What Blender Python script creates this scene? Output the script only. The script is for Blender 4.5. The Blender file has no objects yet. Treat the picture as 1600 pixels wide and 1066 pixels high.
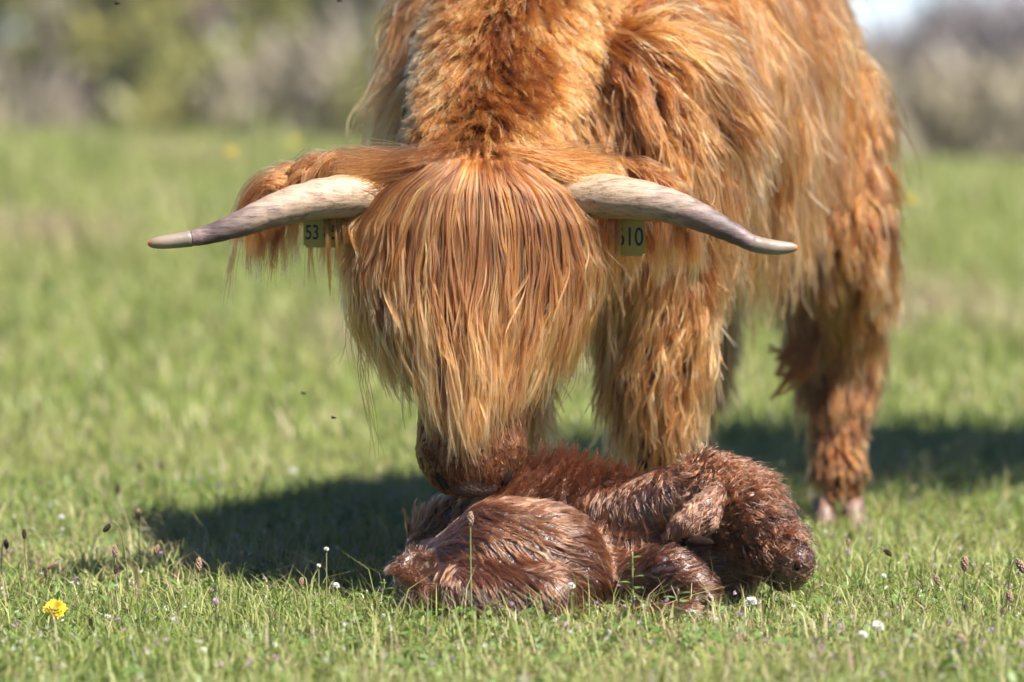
import bpy, bmesh, math, random
import numpy as np
from mathutils import Vector, Matrix
from mathutils.bvhtree import BVHTree
from mathutils.kdtree import KDTree

rng = np.random.default_rng(7)
random.seed(7)
sc = bpy.context.scene
col = sc.collection

# ------------------------------------------------------------------ camera, light, exposure
CAM_H, FPX, HORIZON = 0.9, 8000.0, 62.0        # metres, pixels of the 1600 px photograph
PITCH = math.atan((533 - HORIZON) / FPX)
cam_d = bpy.data.cameras.new('camera')
cam = bpy.data.objects.new('camera', cam_d); col.objects.link(cam)
cam.location = (0, 0, CAM_H)
cam.rotation_euler = (math.pi / 2 - PITCH, 0, 0)
cam_d.sensor_width = 36; cam_d.lens = 180
cam_d.clip_start = 0.1; cam_d.clip_end = 6000
cam_d.dof.use_dof = True; cam_d.dof.focus_distance = 7.98; cam_d.dof.aperture_fstop = 2.8
sc.camera = cam

SUN_TO = Vector((0.58, -0.50, 1.1)).normalized()        # towards the sun
world = bpy.data.worlds.new('World'); sc.world = world; world.use_nodes = True
wn = world.node_tree.nodes; wl = world.node_tree.links
sky = wn.new('ShaderNodeTexSky'); sky.sky_type = 'NISHITA'; sky.sun_disc = False
sky.sun_elevation = math.asin(SUN_TO.z); sky.sun_rotation = math.atan2(SUN_TO.x, SUN_TO.y)
sky.air_density = 1.0; sky.dust_density = 0.1; sky.ozone_density = 3.0; sky.altitude = 2500
wn['Background'].inputs['Strength'].default_value = 0.05
tint = wn.new('ShaderNodeMix'); tint.data_type = 'RGBA'; tint.blend_type = 'MULTIPLY'; tint.inputs[0].default_value = 1.0
tint.inputs[7].default_value = (0.66, 0.77, 1.0, 1)
wl.new(sky.outputs[0], tint.inputs[6]); wl.new(tint.outputs[2], wn['Background'].inputs['Color'])
sun_d = bpy.data.lights.new('sun', 'SUN'); sun_d.energy = 5.0; sun_d.angle = math.radians(0.53)
sun_d.color = (1.0, 0.95, 0.87)
sun = bpy.data.objects.new('sun', sun_d); col.objects.link(sun)
sun.rotation_euler = SUN_TO.to_track_quat('Z', 'Y').to_euler()
sc.view_settings.view_transform = 'Standard'; sc.view_settings.look = 'None'
sc.view_settings.exposure = 1.8; sc.view_settings.gamma = 1.0
sc.view_settings.use_curve_mapping = False
cy = sc.cycles
cy.max_bounces = 8; cy.diffuse_bounces = 3; cy.glossy_bounces = 3; cy.transmission_bounces = 8
cy.transparent_max_bounces = 8
cy.use_denoising = True
cy.use_adaptive_sampling = True; cy.adaptive_threshold = 0.02
cy.sample_clamp_indirect = 6.0

# ------------------------------------------------------------------ helpers
def P(px, py, Y):
    """World point at depth Y that stands behind a pixel of the 1600x1066 photograph."""
    dx = (px - 800) / FPX; dy = (533 - py) / FPX
    c, s = math.cos(PITCH), math.sin(PITCH)
    fy, fz = c + dy * s, -s + dy * c
    k = Y / fy
    return np.array((dx * k, Y, CAM_H + fz * k))

def ground_z(x, y):
    x = np.asarray(x, float); y = np.asarray(y, float)
    up = 0.0205 * np.clip(y - 8.9, 0, None)
    up = np.where(y > 23, 0.289 - 0.0026 * (y - 23) ** 2, up)
    up = np.where(y > 75, 0.289 - 0.0026 * 52 ** 2, up)
    bump = 0.006 * np.sin(x * 5.1 + 1.3) * np.sin(y * 4.3) + 0.008 * np.sin(x * 2.1 + y * 1.7)
    side = -0.006 * np.clip(y - 9, 0, 15) * x * 0.35
    return up + bump * np.clip((30 - y) / 10, 0, 1) + side * np.where(np.abs(x) < 8, 1, 8 / np.maximum(np.abs(x), 8))

def ground_y(py, hgt=0.0):
    """Depth of the ground seen at a pixel row."""
    y = 7.5
    for _ in range(40):
        y = (CAM_H - float(ground_z(0, y)) - hgt) * FPX / max(py - HORIZON, 5)
    return y

def tag(o, label=None, cat=None, group=None, kind=None):
    if label: o['label'] = label
    if cat: o['category'] = cat
    if group: o['group'] = group
    if kind: o['kind'] = kind
    return o

def link(name, data, parent=None):
    o = bpy.data.objects.new(name, data); col.objects.link(o)
    if parent is not None: o.parent = parent
    return o

def empty(name, loc):
    o = bpy.data.objects.new(name, None); col.objects.link(o); o.location = loc
    o.empty_display_size = 0.05
    return o

def mesh_from(name, verts, faces, mat=None, smooth=True):
    me = bpy.data.meshes.new(name)
    me.from_pydata([tuple(map(float, v)) for v in verts], [], [tuple(map(int, f)) for f in faces])
    if smooth: me.polygons.foreach_set('use_smooth', [True] * len(me.polygons))
    if mat: me.materials.append(mat)
    me.update()
    return me

def fast_mesh(name, verts, faces_flat, sizes, mat, smooth=True, tone=None):
    me = bpy.data.meshes.new(name)
    verts = np.ascontiguousarray(verts, np.float32)
    me.vertices.add(len(verts)); me.vertices.foreach_set('co', verts.ravel())
    me.loops.add(len(faces_flat)); me.loops.foreach_set('vertex_index', np.asarray(faces_flat, np.int32))
    me.polygons.add(len(sizes))
    starts = np.concatenate([[0], np.cumsum(sizes)[:-1]]).astype(np.int32)
    me.polygons.foreach_set('loop_start', starts)
    me.update(calc_edges=True)
    if smooth: me.polygons.foreach_set('use_smooth', np.ones(len(sizes), bool))
    if tone is not None:
        a = me.attributes.new('tone', 'FLOAT', 'POINT'); a.data.foreach_set('value', np.asarray(tone, np.float32))
    me.materials.append(mat)
    me.update()
    return me

def catmull(pts, n):
    pts = np.asarray(pts, float)
    ext = np.vstack([2 * pts[0] - pts[1], pts, 2 * pts[-1] - pts[-2]])
    out = []
    m = len(pts) - 1
    for i in range(n + 1):
        f = i / n * m; k = min(int(f), m - 1); t = f - k
        a, b, c, d = ext[k:k + 4]
        out.append(0.5 * ((2 * b) + (c - a) * t + (2 * a - 5 * b + 4 * c - d) * t * t + (3 * b - a - 3 * c + d) * t ** 3))
    return np.array(out)

def tube(path, radii, seg=10, jitter=0.0, squash=None):
    """A capped swept tube: vertices, faces and the share along it of each vertex."""
    path = np.asarray(path, float); n = len(path)
    V, F, T = [], [], []
    tan = np.gradient(path, axis=0); tan /= np.linalg.norm(tan, axis=1)[:, None] + 1e-9
    ref = np.array((0, 0, 1.0)) if abs(tan[0][2]) < 0.9 else np.array((0, 1.0, 0))
    for i in range(n):
        u = np.cross(tan[i], ref); u /= np.linalg.norm(u) + 1e-9
        v = np.cross(tan[i], u); ref = -v if abs(np.dot(ref, v)) > 0 and np.dot(ref, v) < 0 else v
        for k in range(seg):
            a = 2 * math.pi * k / seg
            r = radii[i] * (1 + jitter * (rng.random() - .5))
            V.append(path[i] + r * (math.cos(a) * u + math.sin(a) * v)); T.append(i / (n - 1))
    for i in range(n - 1):
        for k in range(seg):
            k2 = (k + 1) % seg
            F.append((i * seg + k, i * seg + k2, (i + 1) * seg + k2, (i + 1) * seg + k))
    V.append(path[0]); T.append(0); V.append(path[-1]); T.append(1)
    a, b = len(V) - 2, len(V) - 1
    for k in range(seg):
        k2 = (k + 1) % seg
        F.append((a, k2, k)); F.append((b, (n - 1) * seg + k, (n - 1) * seg + k2))
    return V, F, T

def join(*parts):
    V, F = [], []
    for p in parts:
        o = len(V); V += list(p[0]); F += [tuple(i + o for i in f) for f in p[1]]
    return V, F

def ball(c, r, seg=10, rings=6, rot=None):
    r = np.array(r if np.ndim(r) else (r, r, r), float); c = np.asarray(c, float)
    V, F = [], []
    for i in range(rings + 1):
        th = math.pi * i / rings
        for k in range(seg):
            a = 2 * math.pi * k / seg
            p = np.array((math.sin(th) * math.cos(a), math.sin(th) * math.sin(a), math.cos(th))) * r
            if rot is not None: p = np.array(rot @ Vector(p))
            V.append(c + p)
    for i in range(rings):
        for k in range(seg):
            k2 = (k + 1) % seg
            F.append((i * seg + k, (i + 1) * seg + k, (i + 1) * seg + k2, i * seg + k2))
    return V, F

# ------------------------------------------------------------------ materials
def new_mat(name):
    m = bpy.data.materials.new(name); m.use_nodes = True
    nt = m.node_tree; nt.nodes.clear()
    out = nt.nodes.new('ShaderNodeOutputMaterial')
    return m, nt, nt.nodes, nt.links, out

def ramp(nodes, stops):
    r = nodes.new('ShaderNodeValToRGB'); e = r.color_ramp.elements
    while len(e) < len(stops): e.new(0.5)
    for el, (p, c) in zip(e, stops):
        el.position = p; el.color = (*c, 1)
    return r

def simple(name, color, rough=0.6, var=0.25, scale=60, spec=0.3, coat=0.0, bump=0.0):
    m, nt, N, L, out = new_mat(name)
    b = N.new('ShaderNodeBsdfPrincipled'); L.new(b.outputs[0], out.inputs[0])
    tc = N.new('ShaderNodeTexCoord'); no = N.new('ShaderNodeTexNoise'); no.inputs['Scale'].default_value = scale
    no.inputs['Detail'].default_value = 5
    L.new(tc.outputs['Object'], no.inputs['Vector'])
    c = np.array(color)
    r = ramp(N, [(0.3, tuple(c * (1 - var))), (0.7, tuple(np.minimum(c * (1 + var), 1)))])
    L.new(no.outputs[0], r.inputs[0]); L.new(r.outputs[0], b.inputs['Base Color'])
    b.inputs['Roughness'].default_value = rough; b.inputs['Specular IOR Level'].default_value = spec
    b.inputs['Coat Weight'].default_value = coat
    b.inputs['Coat Roughness'].default_value = 0.15
    if bump:
        bp = N.new('ShaderNodeBump'); bp.inputs['Strength'].default_value = bump; bp.inputs['Distance'].default_value = 0.004
        L.new(no.outputs[0], bp.inputs['Height']); L.new(bp.outputs[0], b.inputs['Normal'])
    return m

def hair_mat(name, stops, tip=0.25, rough=0.35, radial=0.5, coat=0.0, tip_pow=2.2, ior=1.55):
    """Strand fibre: colour from a per-strand tone attribute, paler (sun bleached) towards the tip."""
    m, nt, N, L, out = new_mat(name)
    h = N.new('ShaderNodeBsdfHairPrincipled'); h.model = 'CHIANG'; h.parametrization = 'COLOR'
    h.inputs['Roughness'].default_value = rough; h.inputs['Radial Roughness'].default_value = radial
    h.inputs['Coat'].default_value = coat
    h.inputs['Random Roughness'].default_value = 0.2; h.inputs['IOR'].default_value = ior
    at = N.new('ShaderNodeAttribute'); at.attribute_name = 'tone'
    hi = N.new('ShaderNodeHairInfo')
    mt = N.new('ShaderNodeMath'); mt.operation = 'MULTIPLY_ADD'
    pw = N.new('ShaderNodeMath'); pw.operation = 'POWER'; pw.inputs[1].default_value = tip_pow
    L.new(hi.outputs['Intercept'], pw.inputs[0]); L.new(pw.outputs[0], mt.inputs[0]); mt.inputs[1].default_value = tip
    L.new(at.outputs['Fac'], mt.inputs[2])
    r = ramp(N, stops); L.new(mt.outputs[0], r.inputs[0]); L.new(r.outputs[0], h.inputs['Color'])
    L.new(h.outputs[0], out.inputs[0])
    return m

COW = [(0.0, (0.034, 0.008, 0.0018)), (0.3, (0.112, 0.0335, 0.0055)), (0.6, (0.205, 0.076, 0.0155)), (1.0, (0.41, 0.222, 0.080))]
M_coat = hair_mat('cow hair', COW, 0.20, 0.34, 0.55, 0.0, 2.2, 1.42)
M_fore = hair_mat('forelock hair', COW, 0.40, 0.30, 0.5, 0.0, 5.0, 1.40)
M_skin = simple('cow undercoat', (0.055, 0.018, 0.006), 0.9, 0.3, 40, 0.1)
M_calf = hair_mat('wet calf hair', [(0, (0.018, 0.0065, 0.0034)), (0.4, (0.066, 0.0235, 0.0105)), (0.75, (0.125, 0.050, 0.023)), (1, (0.26, 0.135, 0.066))], 0.10, 0.24, 0.45, 0.12, 2.2, 1.45)
M_calfskin = simple('wet calf skin', (0.04, 0.015, 0.010), 0.32, 0.4, 130, 0.5, 0.35, 1.0)
M_nose = simple('nose leather', (0.036, 0.014, 0.009), 0.5, 0.4, 260, 0.35, 0.1, 0.9)
M_nostril = simple('nostril dark', (0.012, 0.006, 0.005), 0.9, 0.2, 80, 0.05)
M_calfnose = simple('calf nose', (0.13, 0.042, 0.033), 0.4, 0.3, 120, 0.4, 0.4, 0.4)
M_earpink = simple('calf ear inside', (0.07, 0.026, 0.02), 0.4, 0.35, 70, 0.4, 0.3, 0.4)
M_hoof = simple('hoof horn', (0.13, 0.08, 0.064), 0.5, 0.35, 60, 0.3, 0.0, 0.3)
M_tag = simple('ear tag plastic', (0.22, 0.165, 0.012), 0.45, 0.08, 30, 0.4)
M_ink = simple('ear tag print', (0.01, 0.01, 0.01), 0.6, 0.1, 30)

def horn_mat():
    m, nt, N, L, out = new_mat('horn')
    b = N.new('ShaderNodeBsdfPrincipled'); L.new(b.outputs[0], out.inputs[0])
    at = N.new('ShaderNodeAttribute'); at.attribute_name = 'tone'
    tc = N.new('ShaderNodeTexCoord'); mp = N.new('ShaderNodeMapping')
    mp.inputs['Scale'].default_value = (11, 80, 80); L.new(tc.outputs['Object'], mp.inputs[0])
    no = N.new('ShaderNodeTexNoise'); no.inputs['Scale'].default_value = 1.0; no.inputs['Detail'].default_value = 7
    no.inputs['Roughness'].default_value = 0.65
    L.new(mp.outputs[0], no.inputs['Vector'])
    ad = N.new('ShaderNodeMath'); ad.operation = 'MULTIPLY_ADD'; ad.inputs[1].default_value = 0.62
    L.new(no.outputs[0], ad.inputs[0]); L.new(at.outputs['Fac'], ad.inputs[2])
    r = ramp(N, [(0.0, (0.22, 0.13, 0.065)), (0.24, (0.29, 0.20, 0.125)), (0.60, (0.29, 0.21, 0.155)), (0.74, (0.15, 0.105, 0.09)), (0.90, (0.06, 0.04, 0.042)), (1.0, (0.14, 0.095, 0.09))])
    m3 = N.new('ShaderNodeMapping'); m3.inputs['Scale'].default_value = (22, 170, 170); L.new(tc.outputs['Object'], m3.inputs[0])
    n3 = N.new('ShaderNodeTexNoise'); n3.inputs['Scale'].default_value = 1; n3.inputs['Detail'].default_value = 6; n3.inputs['Roughness'].default_value = .75
    L.new(m3.outputs[0], n3.inputs['Vector'])
    r3 = ramp(N, [(0.36, (0.42, 0.36, 0.30)), (0.50, (0.95, 0.93, 0.9)), (0.68, (1.1, 1.1, 1.1))]); L.new(n3.outputs[0], r3.inputs[0])
    gm = N.new('ShaderNodeMix'); gm.data_type = 'RGBA'; gm.blend_type = 'MULTIPLY'; gm.inputs[0].default_value = 1
    L.new(r.outputs[0], gm.inputs[6]); L.new(r3.outputs[0], gm.inputs[7])
    L.new(ad.outputs[0], r.inputs[0]); L.new(gm.outputs[2], b.inputs['Base Color'])
    n2 = N.new('ShaderNodeTexNoise'); n2.inputs['Scale'].default_value = 260; n2.inputs['Detail'].default_value = 4
    L.new(tc.outputs['Object'], n2.inputs['Vector'])
    mx = N.new('ShaderNodeMath'); mx.operation = 'MULTIPLY_ADD'; mx.inputs[1].default_value = 0.18; L.new(n2.outputs[0], mx.inputs[0]); L.new(no.outputs[0], mx.inputs[2])
    bp = N.new('ShaderNodeBump'); bp.inputs['Strength'].default_value = 0.7; bp.inputs['Distance'].default_value = 0.003
    L.new(mx.outputs[0], bp.inputs['Height']); L.new(bp.outputs[0], b.inputs['Normal'])
    b.inputs['Roughness'].default_value = 0.55; b.inputs['Specular IOR Level'].default_value = 0.4
    return m
M_horn = horn_mat()

def horntip_mat():
    m, nt, N, L, out = new_mat('horn tip')
    b = N.new('ShaderNodeBsdfPrincipled'); L.new(b.outputs[0], out.inputs[0])
    at = N.new('ShaderNodeAttribute'); at.attribute_name = 'tone'
    tc = N.new('ShaderNodeTexCoord')
    no = N.new('ShaderNodeTexNoise'); no.inputs['Scale'].default_value = 90; no.inputs['Detail'].default_value = 6
    L.new(tc.outputs['Object'], no.inputs['Vector'])
    ad = N.new('ShaderNodeMath'); ad.operation = 'MULTIPLY_ADD'; ad.inputs[1].default_value = 0.2
    L.new(no.outputs[0], ad.inputs[0]); L.new(at.outputs['Fac'], ad.inputs[2])
    r = ramp(N, [(0.0, (0.27, 0.21, 0.155)), (0.15, (0.14, 0.11, 0.085)), (0.5, (0.19, 0.145, 0.11)), (0.92, (0.17, 0.11, 0.075)), (1.0, (0.36, 0.12, 0.035))])
    L.new(ad.outputs[0], r.inputs[0]); L.new(r.outputs[0], b.inputs['Base Color'])
    bp = N.new('ShaderNodeBump'); bp.inputs['Strength'].default_value = 0.35; bp.inputs['Distance'].default_value = 0.002
    L.new(no.outputs[0], bp.inputs['Height']); L.new(bp.outputs[0], b.inputs['Normal'])
    b.inputs['Roughness'].default_value = 0.45
    return m
M_horntip = horntip_mat()

def leaf_mat(name, stops, trans=0.45, noise_scale=0.0, noise_amt=0.0, rough=0.5):
    m, nt, N, L, out = new_mat(name)
    at = N.new('ShaderNodeAttribute'); at.attribute_name = 'tone'
    r = ramp(N, stops)
    src = at.outputs['Fac']
    if noise_amt:
        tc = N.new('ShaderNodeTexCoord'); no = N.new('ShaderNodeTexNoise'); no.inputs['Scale'].default_value = noise_scale
        no.inputs['Detail'].default_value = 4
        L.new(tc.outputs['Object'], no.inputs['Vector'])
        sb = N.new('ShaderNodeMath'); sb.operation = 'MULTIPLY_ADD'; sb.inputs[1].default_value = noise_amt
        L.new(no.outputs[0], sb.inputs[0]); L.new(at.outputs['Fac'], sb.inputs[2])
        s2 = N.new('ShaderNodeMath'); s2.operation = 'SUBTRACT'; s2.inputs[1].default_value = noise_amt * 0.5
        L.new(sb.outputs[0], s2.inputs[0]); src = s2.outputs[0]
    L.new(src, r.inputs[0])
    b = N.new('ShaderNodeBsdfPrincipled'); b.inputs['Roughness'].default_value = rough; b.inputs['Specular IOR Level'].default_value = 0.35
    t = N.new('ShaderNodeBsdfTranslucent'); mx = N.new('ShaderNodeMixShader'); mx.inputs[0].default_value = trans
    L.new(r.outputs[0], b.inputs['Base Color']); L.new(r.outputs[0], t.inputs['Color'])
    L.new(b.outputs[0], mx.inputs[1]); L.new(t.outputs[0], mx.inputs[2]); L.new(mx.outputs[0], out.inputs[0])
    return m

# ------------------------------------------------------------------ ground
def build_ground():
    m, nt, N, L, out = new_mat('meadow ground')
    b = N.new('ShaderNodeBsdfPrincipled'); L.new(b.outputs[0], out.inputs[0])
    tc = N.new('ShaderNodeTexCoord')
    n1 = N.new('ShaderNodeTexNoise'); n1.inputs['Scale'].default_value = 30; n1.inputs['Detail'].default_value = 8
    n2 = N.new('ShaderNodeTexNoise'); n2.inputs['Scale'].default_value = 1.3; n2.inputs['Detail'].default_value = 4
    for n in (n1, n2): L.new(tc.outputs['Object'], n.inputs['Vector'])
    r1 = ramp(N, [(0.3, (0.035, 0.045, 0.014)), (0.55, (0.085, 0.11, 0.026)), (0.75, (0.14, 0.14, 0.05))])
    r2 = ramp(N, [(0.35, (0.07, 0.10, 0.02)), (0.6, (0.13, 0.15, 0.045)), (0.72, (0.17, 0.12, 0.06))])
    L.new(n1.outputs[0], r1.inputs[0]); L.new(n2.outputs[0], r2.inputs[0])
    mx = N.new('ShaderNodeMix'); mx.data_type = 'RGBA'; mx.inputs[0].default_value = 0.45
    L.new(r1.outputs[0], mx.inputs[6]); L.new(r2.outputs[0], mx.inputs[7]); L.new(mx.outputs[2], b.inputs['Base Color'])
    b.inputs['Roughness'].default_value = 0.95; b.inputs['Specular IOR Level'].default_value = 0.1
    bp = N.new('ShaderNodeBump'); bp.inputs['Strength'].default_value = 0.8; bp.inputs['Distance'].default_value = 0.02
    L.new(n1.outputs[0], bp.inputs['Height']); L.new(bp.outputs[0], b.inputs['Normal'])
    ys = np.concatenate([np.linspace(-60, 5, 14), np.linspace(5.5, 13, 60), np.linspace(13.3, 30, 50), np.linspace(31, 90, 45), np.geomspace(95, 3000, 20)])
    xn = np.concatenate([-np.geomspace(2000, 4.2, 22), np.linspace(-4, 4, 61), np.geomspace(4.2, 2000, 22)])
    X, Y = np.meshgrid(xn, ys)
    Z = ground_z(X, Y)
    V = np.stack([X, Y, Z], -1).reshape(-1, 3)
    nx, ny = len(xn), len(ys)
    i = np.arange(ny - 1)[:, None] * nx + np.arange(nx - 1)[None]
    F = np.stack([i, i + 1, i + nx + 1, i + nx], -1).reshape(-1)
    o = link('ground', fast_mesh('ground', V, F, np.full((ny - 1) * (nx - 1), 4), m))
    tag(o, kind='structure')
build_ground()

# ------------------------------------------------------------------ woods beyond the crest
GREENWOOD = [(0, (0.10, 0.105, 0.035)), (0.5, (0.20, 0.20, 0.055)), (1, (0.34, 0.30, 0.09))]
BROWNWOOD = [(0, (0.13, 0.105, 0.08)), (0.5, (0.25, 0.21, 0.15)), (1, (0.36, 0.31, 0.21))]
GREYWOOD = [(0, (0.17, 0.145, 0.155)), (0.5, (0.24, 0.21, 0.215)), (1, (0.30, 0.265, 0.24))]
M_green = leaf_mat('spring leaves', GREENWOOD, 0.5)
M_brown = leaf_mat('budding twigs', BROWNWOOD, 0.4)
M_grey = leaf_mat('bare twigs', GREYWOOD, 0.35)
M_bark = simple('bark', (0.11, 0.085, 0.07), 0.9, 0.4, 8, 0.1)

def leaf_cloud(centers, radii, n, size, long=1.0):
    k = rng.integers(0, len(centers), n)
    d = rng.normal(size=(n, 3)); d /= np.linalg.norm(d, axis=1)[:, None]
    p = centers[k] + d * radii[k][:, None] * (rng.random(n) ** 0.45)[:, None]
    a = rng.normal(size=(n, 3)); a /= np.linalg.norm(a, axis=1)[:, None]
    if long > 1: a[:, 2] = np.abs(a[:, 2]) + 0.7; a /= np.linalg.norm(a, axis=1)[:, None]
    b = np.cross(a, rng.normal(size=(n, 3))); b /= np.linalg.norm(b, axis=1)[:, None]
    s = size * (0.6 + 0.8 * rng.random(n))[:, None]
    A = a * s * long; B = b * s * 0.5
    V = np.stack([p - A, p + B, p + A, p - B], 1).reshape(-1, 3)
    F = np.arange(4 * n); tone = np.repeat(np.clip(rng.normal(0.5, 0.25, len(centers))[k] + rng.normal(0, 0.12, n), 0, 1), 4)
    return V, F, np.full(n, 4), tone

def make_tree(name, x, y, hgt, spread, mat, label, cat, group, n=1400, leaf=0.16, long=1.0, crown0=0.25):
    z = float(ground_z(x, y)) - 0.1
    root = empty(name, (x, y, z)); tag(root, label, cat, group)
    top = np.array((rng.normal(0, .3), rng.normal(0, .3), hgt * 0.8))
    pts = catmull([(0, 0, -.3), (rng.normal(0, .1), rng.normal(0, .1), hgt * .3), top * .7, top], 10)
    V, F, _ = tube(pts, np.linspace(hgt * .028, hgt * .006, 11), 8)
    cents, rads = [], []
    parts = [(V, F)]
    for k in range(9):
        f = crown0 + 0.1 + 0.6 * k / 9; s = pts[min(10, int(f * 10) + 1)]
        a = k * 2.4 + rng.random(); e = s + np.array((math.cos(a), math.sin(a), 0.55)) * spread * (0.55 + .5 * rng.random()) * (1.15 - .5 * f)
        mid = (s + e) / 2 + np.array((0, 0, .08 * hgt))
        lp = catmull([s, mid, e], 5); v, f2, _ = tube(lp, np.linspace(hgt * .01, hgt * .003, 6), 5); parts.append((v, f2))
        cents += [mid, e, e + rng.normal(0, spread * .25, 3)]; rads += [spread * .3, spread * .34, spread * .26]
    cents.append(top); rads.append(spread * .4)
    V, F = join(*parts)
    link('trunk', mesh_from('trunk', V, F, M_bark), root)
    lv = leaf_cloud(np.array(cents), np.array(rads), n, leaf, long)
    link('crown', fast_mesh('crown', lv[0], lv[1], lv[2], mat, False, lv[3]), root)

def woods():
    for i in range(15):             # leafing trees, left of the cow
        y = rng.uniform(58, 95); px = -120 + i * 58 + rng.normal(0, 15)
        x = (px - 800) / FPX * y
        hg = 9.5 + rng.normal(0, 1.2)
        if i % 5 == 1:
            make_tree('budding_tree', x, y, hg, 1.5, M_brown, 'brown budding tree blurred beyond the meadow left of the cow', 'tree', 'brown budding trees beyond the meadow', 1500, 0.13, 2.2)
        else:
            make_tree('leafing_tree', x, y, hg, 1.7, M_green, 'olive green leafing tree blurred beyond the meadow left of the cow', 'tree', 'olive leafing trees beyond the meadow', 1500, 0.17)
    for i in range(13):              # bare trees at the right
        y = rng.uniform(62, 90); px = 1350 + i * 30 + rng.normal(0, 12)
        x = (px - 800) / FPX * y
        hg = 6.2 + rng.normal(0, 0.4)
        make_tree('bare_tree', x, y, hg, 1.5, M_grey, 'bare purple grey tree blurred beyond the meadow right of the cow', 'tree', 'bare grey trees beyond the meadow', 2600, 0.10, 4.0)
    # low scrub that closes the wood's foot
    for i in range(16):
        y = rng.uniform(50, 58); px = -100 + i * 125 + rng.normal(0, 30)
        x = (px - 800) / FPX * y; z = float(ground_z(x, y))
        c = np.array([(rng.normal(0, .5), rng.normal(0, .4), .5 + 1.3 * rng.random()) for _ in range(9)]) * 1.25
        mat = M_brown if (px > 1250 or i % 5 == 0) else M_green
        lv = leaf_cloud(c, np.full(9, .65), 900, 0.11, 1.6)
        o = link('scrub_bush', fast_mesh('scrub_bush', lv[0], lv[1], lv[2], mat, False, lv[3])); o.location = (x, y, z)
        if mat is M_brown: tag(o, 'brown twiggy scrub bush blurred at the foot of the far trees', 'bush', 'brown scrub bushes under the far trees')
        else: tag(o, 'green scrub bush blurred at the foot of the far trees', 'bush', 'green scrub bushes under the far trees')
    # unseen tree outside the frame, added to cast the shade at the right edge
    tr = (3.0, 8.9)
    root = empty('added_shade_tree', (*tr, 0)); tag(root, 'small unseen tree added outside the right edge to shade the grass', 'tree')
    V, F, _ = tube(catmull([(0, 0, -.1), (.05, 0, 1.2), (-.1, .05, 2.4), (-.45, 0, 3.3)], 12), np.linspace(.09, .025, 13), 10)
    link('trunk', mesh_from('trunk', V, F, M_bark), root)
    c = np.array((-.45, .1, 0)) + np.array([(-.35, -.25, 3.0), (-.05, .3, 3.1), (-.5, .1, 3.3), (.3, -.2, 3.0), (-.25, .55, 2.9), (.4, .4, 3.2), (-.2, 0, 3.5)])
    lv = leaf_cloud(c, np.full(7, .42), 5000, 0.045)
    link('crown', fast_mesh('crown', lv[0], lv[1], lv[2], M_green, False, lv[3]), root)
woods()

# ------------------------------------------------------------------ air
def build_haze():
    m, nt, N, L, out = new_mat('haze')
    v = N.new('ShaderNodeVolumePrincipled'); v.inputs['Density'].default_value = 0.0004; v.inputs['Color'].default_value = (0.95, 0.96, 1, 1)
    v.inputs['Anisotropy'].default_value = 0.0
    L.new(v.outputs[0], out.inputs['Volume'])
    V = [(x, y, z) for x in (-2100, 2100) for y in (-70, 3100) for z in (-8.5, 6.5)]
    F = [(0, 1, 3, 2), (4, 6, 7, 5), (0, 4, 5, 1), (2, 3, 7, 6), (0, 2, 6, 4), (1, 5, 7, 3)]
    tag(link('haze', mesh_from('haze', V, F, m, False)), kind='stuff')
build_haze()

# ------------------------------------------------------------------ animal bodies: overlapping balls fused into one skin
class Body:
    def __init__(s): s.c, s.r, s.part = [], [], []
    def chain(s, part, *pts, step=0.3):
        pts = np.asarray(pts, float)
        for a, b in zip(pts[:-1], pts[1:]):
            d = np.linalg.norm(b[:3] - a[:3]); n = max(2, int(d / (step * min(a[3], b[3]))) + 1)
            for i in range(n):
                q = a + (b - a) * i / n
                s.c.append(q[:3]); s.r.append(q[3]); s.part.append(part)
        s.c.append(pts[-1][:3]); s.r.append(pts[-1][3]); s.part.append(part)
    def one(s, part, c, r): s.c.append(np.asarray(c, float)); s.r.append(r); s.part.append(part)
    def mesh(s, name, voxel, mat, it=8):
        bm = bmesh.new(); bmesh.ops.create_icosphere(bm, subdivisions=2, radius=1)
        sv = np.array([v.co[:] for v in bm.verts]); sf = np.array([[v.index for v in f.verts] for f in bm.faces]); bm.free()
        C = np.array(s.c); R = np.array(s.r)
        V = (C[:, None] + R[:, None, None] * sv[None]).reshape(-1, 3)
        F = (sf[None] + (np.arange(len(C)) * len(sv))[:, None, None]).reshape(-1)
        me = fast_mesh(name + '_tmp', V, F, np.full(len(F) // 3, 3), mat)
        o = bpy.data.objects.new('tmp', me); col.objects.link(o)
        m = o.modifiers.new('r', 'REMESH'); m.mode = 'VOXEL'; m.voxel_size = voxel; m.use_smooth_shade = True
        m2 = o.modifiers.new('s', 'SMOOTH'); m2.factor = 0.5; m2.iterations = it
        dg = bpy.context.evaluated_depsgraph_get()
        out = bpy.data.meshes.new_from_object(o.evaluated_get(dg)); out.name = name
        bpy.data.objects.remove(o); bpy.data.meshes.remove(me)
        out.materials.clear(); out.materials.append(mat)
        out.polygons.foreach_set('use_smooth', np.ones(len(out.polygons), bool))
        return out
    def classify(s, p):
        C = np.array(s.c); R = np.array(s.r); best = np.full(len(p), 1e9); idx = np.zeros(len(p), int)
        for i in range(len(C)):
            d = np.linalg.norm(p - C[i], axis=1) - R[i]
            w = d < best; best[w] = d[w]; idx[w] = i
        return np.array(s.part, object)[idx]

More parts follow.
